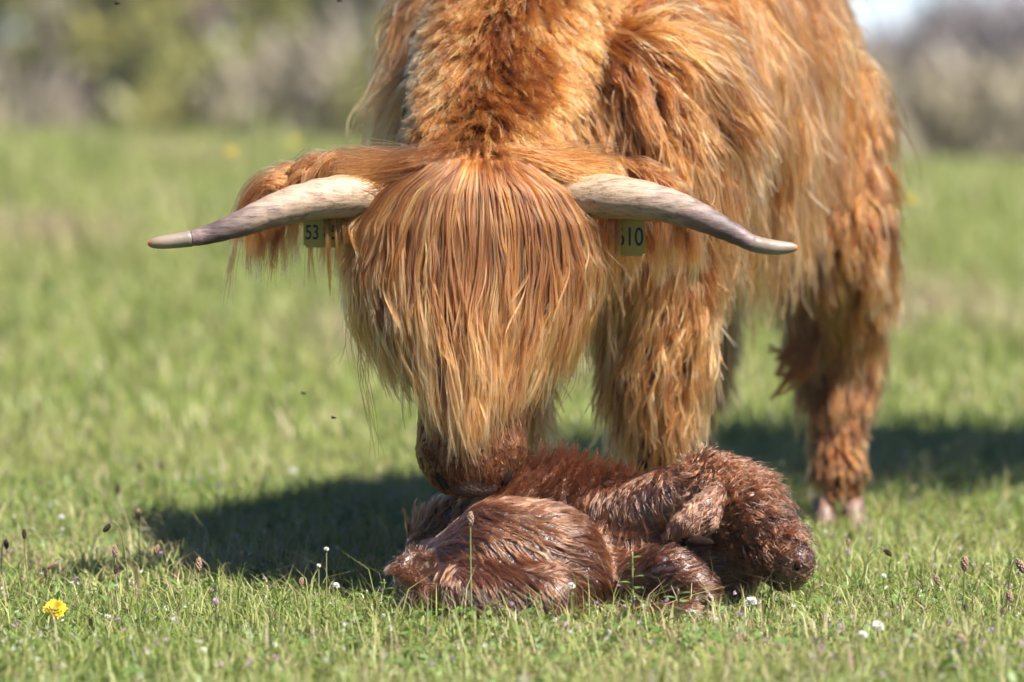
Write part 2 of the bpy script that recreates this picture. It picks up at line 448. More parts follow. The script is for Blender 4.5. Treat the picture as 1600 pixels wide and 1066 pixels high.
class Skin:
    """Surface of a mesh as triangles, for sampling roots and keeping strands outside it."""
    def __init__(s, me):
        me.calc_loop_triangles()
        n = len(me.vertices); V = np.empty(n * 3, np.float32); me.vertices.foreach_get('co', V); s.V = V.reshape(-1, 3).astype(float)
        T = np.empty(len(me.loop_triangles) * 3, np.int32); me.loop_triangles.foreach_get('vertices', T); s.T = T.reshape(-1, 3)
        NV = np.empty(n * 3, np.float32); me.vertices.foreach_get('normal', NV); s.N = NV.reshape(-1, 3).astype(float)
        a, b, c = (s.V[s.T[:, i]] for i in range(3))
        s.area = np.linalg.norm(np.cross(b - a, c - a), axis=1) / 2
        s.cen = (a + b + c) / 3
        s.bvh = BVHTree.FromPolygons([tuple(v) for v in s.V], [tuple(map(int, t)) for t in s.T])
    def sample(s, n, weight):
        w = s.area * weight; k = rng.choice(len(s.T), n, p=w / w.sum())
        u, v = rng.random(n), rng.random(n); f = u + v > 1; u[f] = 1 - u[f]; v[f] = 1 - v[f]
        W = np.stack([1 - u - v, u, v], 1)[..., None]
        p = (s.V[s.T[k]] * W).sum(1); nn = (s.N[s.T[k]] * W).sum(1)
        return p, nn / (np.linalg.norm(nn, axis=1)[:, None] + 1e-9)

def unit(v): return v / (np.linalg.norm(v, axis=-1, keepdims=True) + 1e-9)

def wob(p, f, seed):
    """Cheap smooth vector noise."""
    r = np.random.default_rng(seed); out = np.zeros_like(p)
    for k in range(4):
        A = r.normal(size=(3, 3)) * f * (1 + .6 * k); ph = r.random(3) * 6.28
        out += np.sin(p @ A + ph) / (1 + .5 * k)
    return out / 2.2

def grow_guides(skin, p, n, flow, length, lift, loft, grav, K=9, wave=0.0, wavef=1.6, noise=0.25, seed=1, stick=0.0, nfreq=14.0):
    """Strand guides that leave the skin along the flow, sag with gravity and lie on the coat below."""
    flow = flow + wob(p, nfreq, seed) * np.reshape(noise, (-1, 1))
    tang = flow - n * (flow * n).sum(1)[:, None]
    d = unit(unit(tang) + n * lift[:, None])
    stick = np.broadcast_to(np.asarray(stick, float), (len(p),))
    pts = [p.copy()]; q = p.copy(); g = np.array((0, 0, -1.0))
    ph = rng.random(len(p)) * 6.28
    side = unit(np.cross(n, d))
    for k in range(1, K):
        t = k / (K - 1)
        d = unit(d + g * grav[:, None] * (0.5 + t) + wob(q, nfreq * 1.5, seed + 5) * np.reshape(noise, (-1, 1)) * 0.35 + side * (wave * np.cos(ph + t * 6.28 * wavef))[:, None])
        q = q + d * (length / (K - 1))[:, None]
        mar = loft * min(1, t * 2.2)
        for i in range(len(q)):
            loc, nr, _, _ = skin.bvh.find_nearest(Vector(q[i]))
            if loc is None: continue
            df = Vector(q[i]) - loc; dist = df.dot(nr)
            if dist < mar[i]:
                q[i] = np.array(loc + nr * mar[i])
            elif stick[i] > 0:
                q[i] = q[i] + stick[i] * (np.array(loc + nr * mar[i]) - q[i])
        pts.append(q.copy())
    return np.stack(pts, 1)

def clump_children(groots, guides, gtone, roots, clump, power, frizz, lenvar=0.25, seed=3, tonevar=0.10, sub=6, subr=0.0011):
    """Threads drawn towards their guide, each thread a few hairs thick."""
    r = np.random.default_rng(seed)
    kd = KDTree(len(groots))
    for i, q in enumerate(groots): kd.insert(q, i)
    kd.balance()
    idx = np.array([kd.find(q)[1] for q in roots])
    n, K = len(roots), guides.shape[1]
    frz = np.reshape(np.broadcast_to(np.asarray(frizz, float), (len(groots),)) if np.ndim(frizz) == 0 else frizz, -1)[idx]
    G = guides[idx]; t = np.linspace(0, 1, K)[None, :]
    s = 1 - lenvar * r.random(n)
    f = t * s[:, None] * (K - 1); k0 = np.minimum(f.astype(int), K - 2); fr = (f - k0)[..., None]
    rows = np.arange(n)[:, None]
    G = G[rows, k0] * (1 - fr) + G[rows, k0 + 1] * fr
    off = (roots - groots[idx])[:, None, :]
    clump = clump[idx] if np.ndim(clump) else clump
    cl = (np.clip(clump + r.normal(0, .16, n), 0, .97))[:, None] * t ** power
    out = G + off * (1 - cl[..., None])
    a = r.normal(size=(n, 3)) * frz[:, None]; b = r.normal(size=(n, 3)) * frz[:, None]
    w = (t ** 1.3)[..., None]
    out = out + a[:, None] * w + b[:, None] * np.sin(t * 5 + r.random((n, 1)) * 6)[..., None] * w
    tone = gtone[idx] + r.normal(0, tonevar, n)
    out = np.repeat(out, sub, 0); m = len(out)
    o = r.normal(size=(m, 3)) * (np.repeat(subr[idx], sub)[:, None] if np.ndim(subr) else subr)
    stray = r.random(m) < .12
    o2 = r.normal(size=(m, 3)) * np.repeat(frz, sub)[:, None] * np.where(stray, 1.6, .12)[:, None]
    out = out + o[:, None] * (1 - .7 * t)[..., None] + o2[:, None] * (t ** 1.6)[..., None]
    return out, np.repeat(tone, sub) + r.normal(0, .04, m)

def smooth_field(p, arrs, k=24):
    kd = KDTree(len(p))
    for i, q in enumerate(p): kd.insert(q, i)
    kd.balance()
    idx = np.array([[j for _, j, _ in kd.find_n(q, k)] for q in p])
    return [x[idx].mean(1) for x in arrs]

def hair_object(name, strands, tone, r0, r1, mat, parent):
    """strands: list of arrays (n, K, 3)."""
    hc = bpy.data.hair_curves.new(name)
    sizes = []; P_, R_ = [], []
    for s in strands:
        sizes += [s.shape[1]] * s.shape[0]; P_.append(s.reshape(-1, 3))
        t = np.linspace(0, 1, s.shape[1]); R_.append(np.tile(r0 + (r1 - r0) * t ** 1.5, s.shape[0]))
    hc.add_curves(sizes)
    hc.attributes['position'].data.foreach_set('vector', np.concatenate(P_).astype(np.float32).ravel())
    ra = hc.attributes.get('radius') or hc.attributes.new('radius', 'FLOAT', 'POINT')
    ra.data.foreach_set('value', np.concatenate(R_).astype(np.float32))
    ta = hc.attributes.new('tone', 'FLOAT', 'CURVE'); ta.data.foreach_set('value', np.concatenate(tone).astype(np.float32))
    hc.materials.append(mat)
    return link(name, hc, parent)

# ------------------------------------------------------------------ the cow
AX = np.array((0.35, 0.937, 0.0)); LAT = np.array((0.937, -0.35, 0.0))     # backwards, and to its left flank
UP = np.array((0, 0, 1.0))

def build_cow():
    B = Body()
    c0 = np.array((0.06, 8.60, 0.80))
    def ax(s, l, z, r): q = c0 + AX * s + LAT * l; return (q[0], q[1], z, r)
    B.chain('barrel', ax(-.02, 0, .74, .23), ax(.25, 0, .80, .265), ax(.6, 0, .84, .285), ax(.95, -.02, .86, .24), ax(1.12, -.04, .88, .20))
    B.chain('barrel', ax(.05, 0, .95, .17), ax(.5, 0, .97, .17), ax(1.05, 0, .99, .17))
    B.chain('barrel', ax(.9, .07, .78, .19), ax(1.02, .06, .74, .15))
    B.chain('shoulder', ax(-.02, .17, .80, .15), ax(-.03, .18, .62, .13))
    B.chain('shoulder', ax(.20, -.20, .88, .155), ax(.16, -.18, .64, .12))
    B.chain('neck', ax(.12, 0, .99, .18), (.0, 8.46, .89, .135), (-.035, 8.32, .76, .115), (-.05, 8.225, .66, .105))
    B.chain('chest', (.06, 8.56, .68, .18), (.0, 8.42, .64, .11))
    B.chain('head', (-.056, 8.185, .635, .105), (-.058, 8.165, .54, .10), (-.060, 8.135, .42, .090), (-.063, 8.09, .30, .088))
    for sg in (-1, 1):
        B.one('head', (-.057 + sg * .05, 8.17, .655), .062)
        B.one('head', (-.058 + sg * .055, 8.15, .52), .06)
        B.one('muzzle', (-.064 + sg * .036, 8.035, .255), .056)
        B.one('muzzle', (-.064 + sg * .03, 8.05, .30), .058)
    B.one('muzzle', (-.064, 8.035, .232), .058)
    for sg in (-1, 1): B.one('muzzle', (-.064 + sg * .030, 8.020, .225), .044)
    B.one('muzzle', (-.060, 8.085, .225), .042)
    def foreleg(x, y):
        B.chain('leg', (x - .02, y + .02, .62, .115), (x, y - .01, .42, .082), (x, y - .015, .34, .072), (x, y, .24, .05), (x, y, .14, .05), (x, y - .01, .075, .052))
    fl = (0.243, 8.50); fr = (-.03, 8.60)
    foreleg(*fl); foreleg(*fr)
    def hindleg(x, y):
        B.chain('thigh', (x - .06, y - .05, .74, .13), (x - .02, y - .10, .56, .105), (x, y + .0, .43, .09))
        B.chain('leg', (x, y + .02, .43, .088), (x, y + .05, .36, .078), (x + .002, y + .05, .30, .066), (x, y + .03, .22, .049), (x, y, .14, .047), (x, y - .02, .10, .047))
    hl = (0.602, 9.42); hr = (.32, 9.53)
    hindleg(*hl); hindleg(*hr)
    me = B.mesh('highland_cow', 0.014, M_skin, 6)
    cow = link('highland_cow', me)
    tag(cow, 'shaggy ginger long-horned cow bending its head down to lick the newborn calf', 'cow')
    S = Skin(me)
    cls = B.classify(S.cen)
    # roots only where the coat can be seen from about the photograph's side
    vis = np.clip((S.N[S.T].mean(1)[:, 1] * -1 + 0.55) * 2, 0.05, 1)
    dens = np.ones(len(S.cen))
    for k, v in dict(barrel=1.0, shoulder=1.25, neck=2.3, chest=.5, head=.5, muzzle=.2, leg=1.3, thigh=1.1).items(): dens[cls == k] = v
    dens *= np.where((cls == 'head') & (S.cen[:, 2] > .60), 5.0, 1)
    dens *= np.where(S.cen[:, 2] > 1.02, .35, 1)
    dens *= np.where(S.cen[:, 2] - ground_z(S.cen[:, 0], S.cen[:, 1]) < .06, 0, 1)
    w = vis * dens
    gp, gn = S.sample(9500, w); gc = B.classify(gp)
    n = len(gp)
    L = np.full(n, .1); lift = np.full(n, .4); loft = np.full(n, .03); grav = np.full(n, .3)
    flow = np.tile(np.array((0, 0, -1.0)), (n, 1))
    U = rng.random(n)
    tone = np.clip(rng.normal(.40, .19, n), 0, 1)
    def setp(k, l, li, lo, gr):
        m = gc == k; L[m] = l * (.7 + .6 * U[m]); lift[m] = li * (.6 + .8 * rng.random(m.sum())); loft[m] = lo * (.15 + .85 * U[m]); grav[m] = gr
        return m
    m = setp('barrel', .23, .32, .042, .30); flow[m] = -UP * 1.0 + AX * .10
    low = m & (gp[:, 2] < .66); L[low] *= .55; loft[low] *= .7
    m = setp('shoulder', .165, .35, .036, .18); flow[m] = -UP * .85 + AX * .5
    m = setp('neck', .058, .8, .016, .03)
    mid = np.array((-.03, 8.35, 0)); sx = np.clip((gp[m, 0] - (-.05 + (gp[m, 1] - 8.22) * .35)) / .1, -1, 1)
    flow[m] = np.stack([sx * .75, -np.full(m.sum(), .4), -np.full(m.sum(), .5)], 1); tone[m] -= .02
    m = setp('chest', .12, .3, .02, .3); flow[m] = -UP
    m = setp('head', .03, .10, .004, .1); tone[m] -= .25
    m = setp('muzzle', .012, .10, .001, .0); tone[m] -= .36
    m = setp('leg', .075, .35, .030, .25)
    pl = (gc == 'head') & (gp[:, 2] > .62); L[pl] = .05; lift[pl] = .45; tone[pl] += .25
    flow[pl] = np.stack([(gp[pl, 0] + .055) * 9, -.6 + 0 * gp[pl, 0], -.5 + 0 * gp[pl, 0]], 1)
    lo = m & (gp[:, 2] < .25); L[lo] *= .6; loft[lo] *= .5; tone[m & (gp[:, 1] > 9)] -= .12; tone[m & (gp[:, 1] < 9)] += .09
    up = m & (gp[:, 2] > .30); L[up] *= 1.75
    tone[m] += .03
    m = setp('thigh', .10, .35, .03, .25); flow[m] = -UP + AX * .2
    face = ((gc == 'head') & (gp[:, 2] < .60)) | (gc == 'muzzle')
    nz = np.where(face, .08, np.where(gc == 'neck', .12, .40)); wv = np.where(face, .03, np.where(gc == 'neck', .10, np.where(gc == 'leg', .34, .24)))
    flow[face] = -UP + (gp[face, 0] + .06)[:, None] * np.array((2.0, 0, 0))
    flow, lift = smooth_field(gp, [unit(flow), lift])
    L = np.where(gc == 'barrel', L * (.75 + .5 * (.5 + .5 * wob(gp, 6.0, 91)[:, 0])), L)
    G = grow_guides(S, gp, gn, flow, L, lift, loft, grav, K=11, wave=wv, noise=nz, seed=11, stick=np.where(face, .8, .0), nfreq=11.0)
    rp, rn = S.sample(40000, w)
    st, tn = clump_children(gp, G, tone, rp, np.where(gc == 'neck', .42, .70), .8, np.where(gc == 'neck', .06, .045) * L, .45, seed=5, tonevar=.11, subr=np.where(gc == 'neck', .0045, .0017))
    # short soft hair close to the skin gives the coat its body
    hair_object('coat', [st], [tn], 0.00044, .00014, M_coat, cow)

    # short hair lying flat on the face
    wf_ = w * ((cls == 'head') | (cls == 'muzzle')) * (S.cen[:, 2] < .58)
    fp, fn = S.sample(1500, wf_); k_ = len(fp)
    fl_ = -UP + (fp[:, 0] + .062)[:, None] * np.array((2.5, 0, 0))
    FL = np.interp(fp[:, 2], [.2, .26, .4], [.007, .011, .026]) * (.8 + .4 * rng.random(k_))
    FG = grow_guides(S, fp, fn, fl_, FL, np.full(k_, .06), np.full(k_, .0008), np.full(k_, .0), K=7, wave=.03, noise=.12, seed=17, stick=.85)
    rf, _ = S.sample(12000, wf_)
    sf, tf = clump_children(fp, FG, np.clip(rng.normal(.16, .08, k_), 0, 1), rf, .15, .8, .0007, .4, seed=19, tonevar=.07, sub=5, subr=.0014)
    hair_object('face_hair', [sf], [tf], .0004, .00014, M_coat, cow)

    # hooves
    def hooves(x, y, part='hoof'):
        for sg in (-1, 1):
            cx = x + sg * .027
            V, F = [], []
            prof = [(.0, .042, -.060), (.015, .040, -.055), (.035, .034, -.043), (.055, .028, -.028)]
            for z, r, fy in prof:
                for k in range(14):
                    a = 2 * math.pi * k / 14; cy_ = math.sin(a)
                    V.append((cx + math.cos(a) * r * .62, y + cy_ * (r * 1.0 if cy_ > 0 else -fy), z + float(ground_z(x, y)) + .004))
            for i in range(3):
                for k in range(14): F.append((i * 14 + k, i * 14 + (k + 1) % 14, (i + 1) * 14 + (k + 1) % 14, (i + 1) * 14 + k))
            F.append(tuple(range(13, -1, -1))); F.append(tuple(range(42, 56)))
            link('hoof', mesh_from('hoof', V, F, M_hoof), cow)
    for q in (fl, fr, hl, hr): hooves(q[0], q[1] - .02)

    # nostrils: dark hollows with a fleshy rim
    o_ = np.array((0, 0, CAM_H)); hit = S.bvh.ray_cast(Vector(o_), Vector(P(741, 757, 8.0) - o_))
    V, F = ball(np.array(hit[0]) + np.array((0, .006, 0)), (.041, .009, .021), 18, 10)
    link('nose_pad', mesh_from('nose_pad', V, F, M_nose), cow)
    for sg, px, py in ((-1, 690, 752), (1, 792, 747)):
        o_ = np.array((0, 0, CAM_H)); hit = S.bvh.ray_cast(Vector(o_), Vector(P(px, py, 8.0) - o_))
        c = np.array(hit[0]) if hit[0] is not None else P(px, py, 7.99)
        rot = Matrix.Rotation(sg * .55, 3, 'Y')
        V, F = ball(c, (.0065, .008, .0155), 12, 8, rot)
        o = link('nostril', mesh_from('nostril', V, F, M_nostril), cow)

    # horns
    def horn(pts, split):
        q = np.array([np.append(P(a, b, y), r) for a, b, y, r in pts])
        c = catmull(q, 60); ncut = int(split * 60)
        body = c[:ncut + 1]
        rr = body[:, 3] * (1 + .015 * np.sin(np.arange(len(body)) * 1.9) + .012 * rng.normal(size=len(body)))
        V, F, T = tube(body[:, :3], rr, 28, .03)
        me = fast_mesh('horn', np.array(V), np.concatenate([np.array(f) for f in F]), [len(f) for f in F], M_horn, True, np.array(T) * .95 - .18)
        h = link('horn', me, cow)
        tipc = c[ncut - 1:]; r2 = tipc[:, 3] * 1.05; r2[0] *= .85; r2[1] *= 1.0
        V, F, T = tube(tipc[:, :3], np.maximum(r2, .003), 22, .03)
        # round the end
        me = fast_mesh('horn_tip', np.array(V), np.concatenate([np.array(f) for f in F]), [len(f) for f in F], M_horntip, True, T)
        link('horn_tip', me, h)
    horn([(660, 300, 8.18, .034), (575, 305, 8.165, .035), (500, 311, 8.14, .0325), (435, 327, 8.12, .0275), (375, 350, 8.10, .0205), (325, 367, 8.09, .0150), (297, 373, 8.085, .0125), (262, 378, 8.08, .0105), (240, 380, 8.08, .008), (231, 380.5, 8.08, .0035)], .675)
    horn([(820, 300, 8.18, .034), (900, 304, 8.165, .037), (965, 308, 8.14, .0345), (1035, 319, 8.12, .0285), (1095, 340, 8.10, .0225), (1145, 364, 8.09, .0165), (1178, 381, 8.085, .0130), (1212, 387, 8.08, .0112), (1236, 387, 8.08, .008), (1246, 386.5, 8.08, .0035)], .675)

    # ears with long hanging hair and yellow tags
    def ear(pts, tagbox, text, sgn):
        q = np.array([P(a, b, y) for a, b, y in pts]); c = catmull(q, 14)
        wd = np.array([.024, .032, .038, .042, .043, .043, .042, .040, .037, .033, .028, .023, .017, .011, .004])
        V, F = [], []
        for i in range(15):
            for k in range(7):
                a = (k - 3) / 3
                V.append(c[i] + np.array((0, .018 * (1 - a * a) + .012, 0)) + np.array((0, -.25, -1.0)) * a * wd[i])
        for i in range(14):
            for k in range(6): F.append((i * 7 + k, i * 7 + k + 1, (i + 1) * 7 + k + 1, (i + 1) * 7 + k))
        nv = len(V); V += [v + np.array((0, .008, 0)) for v in V]; F += [tuple(reversed([j + nv for j in f])) for f in F]
        e = link('ear', mesh_from('ear', V, F, M_skin), cow)
        # hair: locks along the ear, out over the edge and hanging
        st, tn = [], []
        for j in range(120):
            f = rng.random() ** .8; i = f * 14; i0 = min(int(i), 13); b = c[i0] + (c[i0 + 1] - c[i0]) * (i - i0)
            a = rng.uniform(-1, 1); root = b + np.array((0, -.002 + .03 * rng.random(), -a * wd[min(int(i), 14)] * .9))
            ln = (.07 + .085 * rng.random()) * (1.35 if rng.random() < .15 else .92) * (1.15 - .35 * f) * (1.1 if sgn < 0 else 1.0)
            d = unit(np.array((sgn * (.55 * f + .15), -.15 + .3 * (rng.random() - .5), (.55 if a < -.2 else .05) * (1 - .3 * f))))
            pts_ = [root]; pq = root.copy()
            drift = np.array((rng.normal(0, .12) - sgn * .05, rng.normal(0, .06), 0))
            for k in range(11):
                d = unit(d + np.array((0, 0, -.36)) + drift * .3); pq = pq + d * ln / 11; pts_.append(pq.copy())
            pts_ = np.array(pts_)
            m = 30; offs = rng.normal(size=(m, 3)) * .006; t = np.linspace(0, 1, 12)
            s = pts_[None] + offs[:, None] * (1 - .75 * t[None, :, None] ** .8) + (rng.normal(size=(m, 3)) * .006)[:, None] * (t ** 2)[None, :, None]
            st.append(s); tn.append(np.clip(rng.normal(.36, .14) + rng.normal(0, .1, m), 0, 1))
        for j in range(9):
            px_ = rng.uniform(tagbox[2] - 24, tagbox[2] + 10) if sgn < 0 else rng.uniform(tagbox[0] - 12, tagbox[0] + 14); r0 = P(px_, rng.uniform(318, 335), 8.158); tt = np.linspace(0, 1, 12)
            g = r0 + np.array((-sgn * .004 + rng.normal(0, .006), -.012, -rng.uniform(.07, .14))) * tt[:, None] + np.array((0, -.012, 0)) * np.sin(tt * 3.1)[:, None]
            o = rng.normal(size=(9, 3)) * .0022
            st.append(g[None] + o[:, None] * (1 - .6 * tt)[None, :, None]); tn.append(np.clip(rng.normal(.4, .14) + rng.normal(0, .08, 9), 0, 1))
        hair_object('ear_hair', st, tn, .00045, .00016, M_fore, e)
        # tag
        x0, y0, x1, y1, Y = tagbox
        a, b_ = P(x0, y1, Y), P(x1, y0, Y); cx, cz = (a[0] + b_[0]) / 2, (a[2] + b_[2]) / 2; w_, h_ = b_[0] - a[0], b_[2] - a[2]
        bm = bmesh.new(); bmesh.ops.create_cube(bm, size=1, matrix=Matrix.Diagonal((w_, .0025, h_, 1)))
        bmesh.ops.bevel(bm, geom=[x for x in bm.edges if abs(x.verts[0].co.y - x.verts[1].co.y) > .001], offset=.004, segments=3, affect='EDGES')
        tm = bpy.data.meshes.new('ear_tag'); bm.to_mesh(tm); bm.free(); tm.materials.append(M_tag)
        to = link('ear_tag', tm, e); to.location = (cx, Y, cz); to.rotation_euler = (0, 0, math.radians(-6 * sgn))
        bm = bmesh.new(); bmesh.ops.create_cone(bm, segments=14, radius1=.007, radius2=.007, depth=.006, cap_ends=True, matrix=Matrix.Translation((0, -.002, h_ * .38)) @ Matrix.Rotation(math.pi / 2, 4, 'X'))
        # number printed on the tag, joined to it as flat print
        fc = bpy.data.curves.new('t', 'FONT'); fc.body = text; fc.size = h_ * .62; fc.align_x = 'CENTER'; fc.align_y = 'CENTER'; fc.extrude = .0002; fc.offset = .0004
        fo = bpy.data.objects.new('t', fc); col.objects.link(fo); dg = bpy.context.evaluated_depsgraph_get()
        nm = bpy.data.meshes.new_from_object(fo.evaluated_get(dg)); bpy.data.objects.remove(fo)
        xs = [v.co.x for v in nm.vertices]; sx_ = w_ * .88 / (max(xs) - min(xs))
        nm.transform(Matrix.Translation((0, -.0018, -h_ * .06)) @ Matrix.Rotation(math.pi / 2, 4, 'X') @ Matrix.Diagonal((sx_, 1, 1, 1)))
        # merge tag, button and print into one sub-part with two materials
        bm2 = bmesh.new(); bm2.from_mesh(tm); nf = len(bm2.faces); bm2.from_mesh(nm); bm2.faces.ensure_lookup_table()
        for f_ in bm2.faces[nf:]: f_.material_index = 1
        tm.materials.append(M_ink)
        tmp = bpy.data.meshes.new('b'); bm.to_mesh(tmp); bm.free(); nf2 = len(bm2.faces); bm2.from_mesh(tmp); bm2.to_mesh(tm); bm2.free()
        bpy.data.meshes.remove(tmp); bpy.data.meshes.remove(nm)
    ear([(625, 303, 8.225), (565, 290, 8.22), (500, 284, 8.21), (445, 294, 8.20), (418, 312, 8.19)], (474, 335, 530, 387, 8.165), '53 85', -1)
    ear([(865, 303, 8.225), (925, 294, 8.22), (985, 294, 8.21), (1035, 307, 8.20), (1060, 325, 8.19)], (960, 335, 1008, 400, 8.165), '610', 1)

    # forelock: long locks from the poll that drape over the whole face
    wpy = np.array([238, 252, 272, 300, 350, 430, 500, 560, 620, 680, 740])
    whw = np.array([48, 66, 100, 148, 182, 197, 184, 158, 130, 104, 84])
    dpy = np.array([238, 250, 272, 300, 350, 430, 500, 600, 700, 760])
    ddd = np.array([-.03, .040, .066, .086, .108, .130, .152, .178, .194, .197])
    xcs = np.array([238, 300, 500, 760]); xcv = np.array([748, 742, 738, 738])
    st, tn = [], []
    NL = 520; K = 22; t = np.linspace(0, 1, K)
    for j in range(NL):
        th = math.radians(rng.uniform(-98, 98)); s = 1 - .22 * rng.random() ** 1.5
        if j < 200: s = rng.uniform(.6, .85)
        side = abs(math.sin(th))
        end = rng.normal(730, 18) - 135 * side ** 1.8 - rng.random() ** 2 * 90
        if rng.random() < .38: end -= rng.uniform(30, 170)
        start = 240 + 9 * rng.random() + 14 * side
        py = start + (end - start) * t ** 1.12
        hw = np.interp(py, wpy, whw) * (s ** .5); se = s + (np.clip((py - 520) / 130, 0, 1)) * (1.0 - s) * .9; dd = np.interp(py, dpy, ddd) * se
        ph = rng.random() * 6.28; amp = rng.uniform(.003, .014)
        thv = th + .10 * np.sin(ph + t * 3.2) * t + (rng.normal(0, .09) + (rng.normal(0, .25) if rng.random() < .12 else 0)) * t ** 2
        xx = np.interp(py, xcs, xcv) + hw * np.sin(thv)
        yy = 8.150 - np.where(dd > 0, dd * np.cos(thv), dd)
        g = np.array([P(a, b, c) for a, b, c in zip(xx, py, yy)])
        wf = rng.uniform(1.5, 3.2)
        g[:, 0] += amp * np.sin(ph * 2 + t * 6.28 * wf) * t ** 1.6
        g[:, 1] += amp * .7 * np.cos(ph + t * 6.28 * wf) * t ** 1.6
        q_ = int(rng.uniform(5, 12)); m = q_ * 9; rad = rng.uniform(.004, .0095)
        o1 = np.repeat(rng.normal(size=q_) * rad, 9) + rng.normal(size=m) * .0012; o2 = np.repeat(rng.normal(size=q_) * rad * .7, 9) + rng.normal(size=m) * .0012
        wid = 1.0 - .62 * np.clip(t * 2.6, 0, 1) - .24 * np.clip(t - .6, 0, 1) / .4
        sL = np.repeat(1 - .30 * rng.random(q_) ** 1.5, 9) - .06 * rng.random(m)
        f = t[None] * sL[:, None] * (K - 1); k0 = np.minimum(f.astype(int), K - 2); fr_ = (f - k0)[..., None]
        S_ = g[k0] * (1 - fr_) + g[k0 + 1] * fr_
        ux = np.array((math.cos(th), math.sin(th), 0)); uy = np.array((-math.sin(th), math.cos(th), 0))
        S_ = S_ + (o1[:, None] * ux + o2[:, None] * uy)[:, None] * wid[None, :, None]
        S_ = S_ + np.repeat(rng.normal(size=(q_, 3)) * .009, 9, 0)[:, None] * (t ** 2.5)[None, :, None] + (rng.normal(size=(m, 3)) * .0015)[:, None] * (t ** 3)[None, :, None]
        fly = rng.random(m) < .08
        S_[fly] += (rng.normal(size=(fly.sum(), 3)) * np.array((.014, .008, .006)))[:, None] * (np.clip(t - .25, 0, 1) ** 1.5)[None, :, None] * 1.6
        st.append(S_); tn.append(np.clip(rng.normal(.40, .15) - .8 * (1 - s) + np.repeat(rng.normal(0, .12, q_), 9) + rng.normal(0, .04, m), 0, 1))
    # hair that runs from the poll out over the horn bases
    pst, ptn = [], []
    for sg in (-1, 1):
        for j in range(46):
            v = rng.random(); ex = 742 + sg * rng.uniform(150, 215); ey = 250 + 48 * v ** 1.2 + rng.normal(0, 9)
            sx = 745 + sg * rng.uniform(0, 60); sy = 240 + 18 * rng.random() + 4 * v
            mid = ((sx + ex) / 2, min(sy, ey) + 3 + rng.normal(0, 3) + 10 * v)
            Yf = 8.178 - .035 * v
            g = catmull([P(sx, sy, 8.15), P(*mid, Yf - .005), P(ex, ey, Yf)], K - 1)
            m = 40; o = rng.normal(size=(m, 3)) * .009
            g = g + (np.sin(t * 5 + rng.random() * 6) * t * rng.uniform(.001, .004))[:, None] * np.array((0, .3, 1))
            S_ = g[None] + o[:, None] * (1 - .5 * t)[None, :, None] + (rng.normal(size=(m, 3)) * np.array((.012, .006, .009)))[:, None] * (t ** 1.5)[None, :, None]
            pst.append(S_); ptn.append(np.clip(rng.normal(.33, .16) + rng.normal(0, .1, m), 0, 1))
    hair_object('poll_hair', pst, ptn, .00045, .00016, M_coat, cow)
    # a few long stray strands hanging at the side
    for px, py0, py1, dx in ((548, 430, 600, 25), (560, 470, 690, 18), (552, 450, 570, -25), (572, 500, 720, 5), (900, 520, 660, -30), (915, 470, 600, -5)):
        for q in range(4):
            g = catmull([P(px + q, py0, 8.1), P(px + dx * .3 + rng.normal(0, 5), (py0 + py1) / 2, 8.1), P(px + dx + rng.normal(0, 9), py1, 8.1)], K - 1)
            g[:, 0] += .004 * np.sin(t * 7 + q); st.append(g[None]); tn.append(np.array([.1]))
    hair_object('forelock', st, tn, .00045, .00016, M_fore, cow)

    # a dark tuft hanging from the flank in front of the hind leg
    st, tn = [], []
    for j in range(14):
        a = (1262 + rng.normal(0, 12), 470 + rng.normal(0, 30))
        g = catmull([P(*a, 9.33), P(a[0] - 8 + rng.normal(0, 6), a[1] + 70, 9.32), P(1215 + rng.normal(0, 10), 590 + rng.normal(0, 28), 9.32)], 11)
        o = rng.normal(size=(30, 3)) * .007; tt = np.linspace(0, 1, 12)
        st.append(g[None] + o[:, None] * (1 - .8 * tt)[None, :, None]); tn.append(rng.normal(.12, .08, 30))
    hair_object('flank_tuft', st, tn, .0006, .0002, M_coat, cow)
    return cow
build_cow()

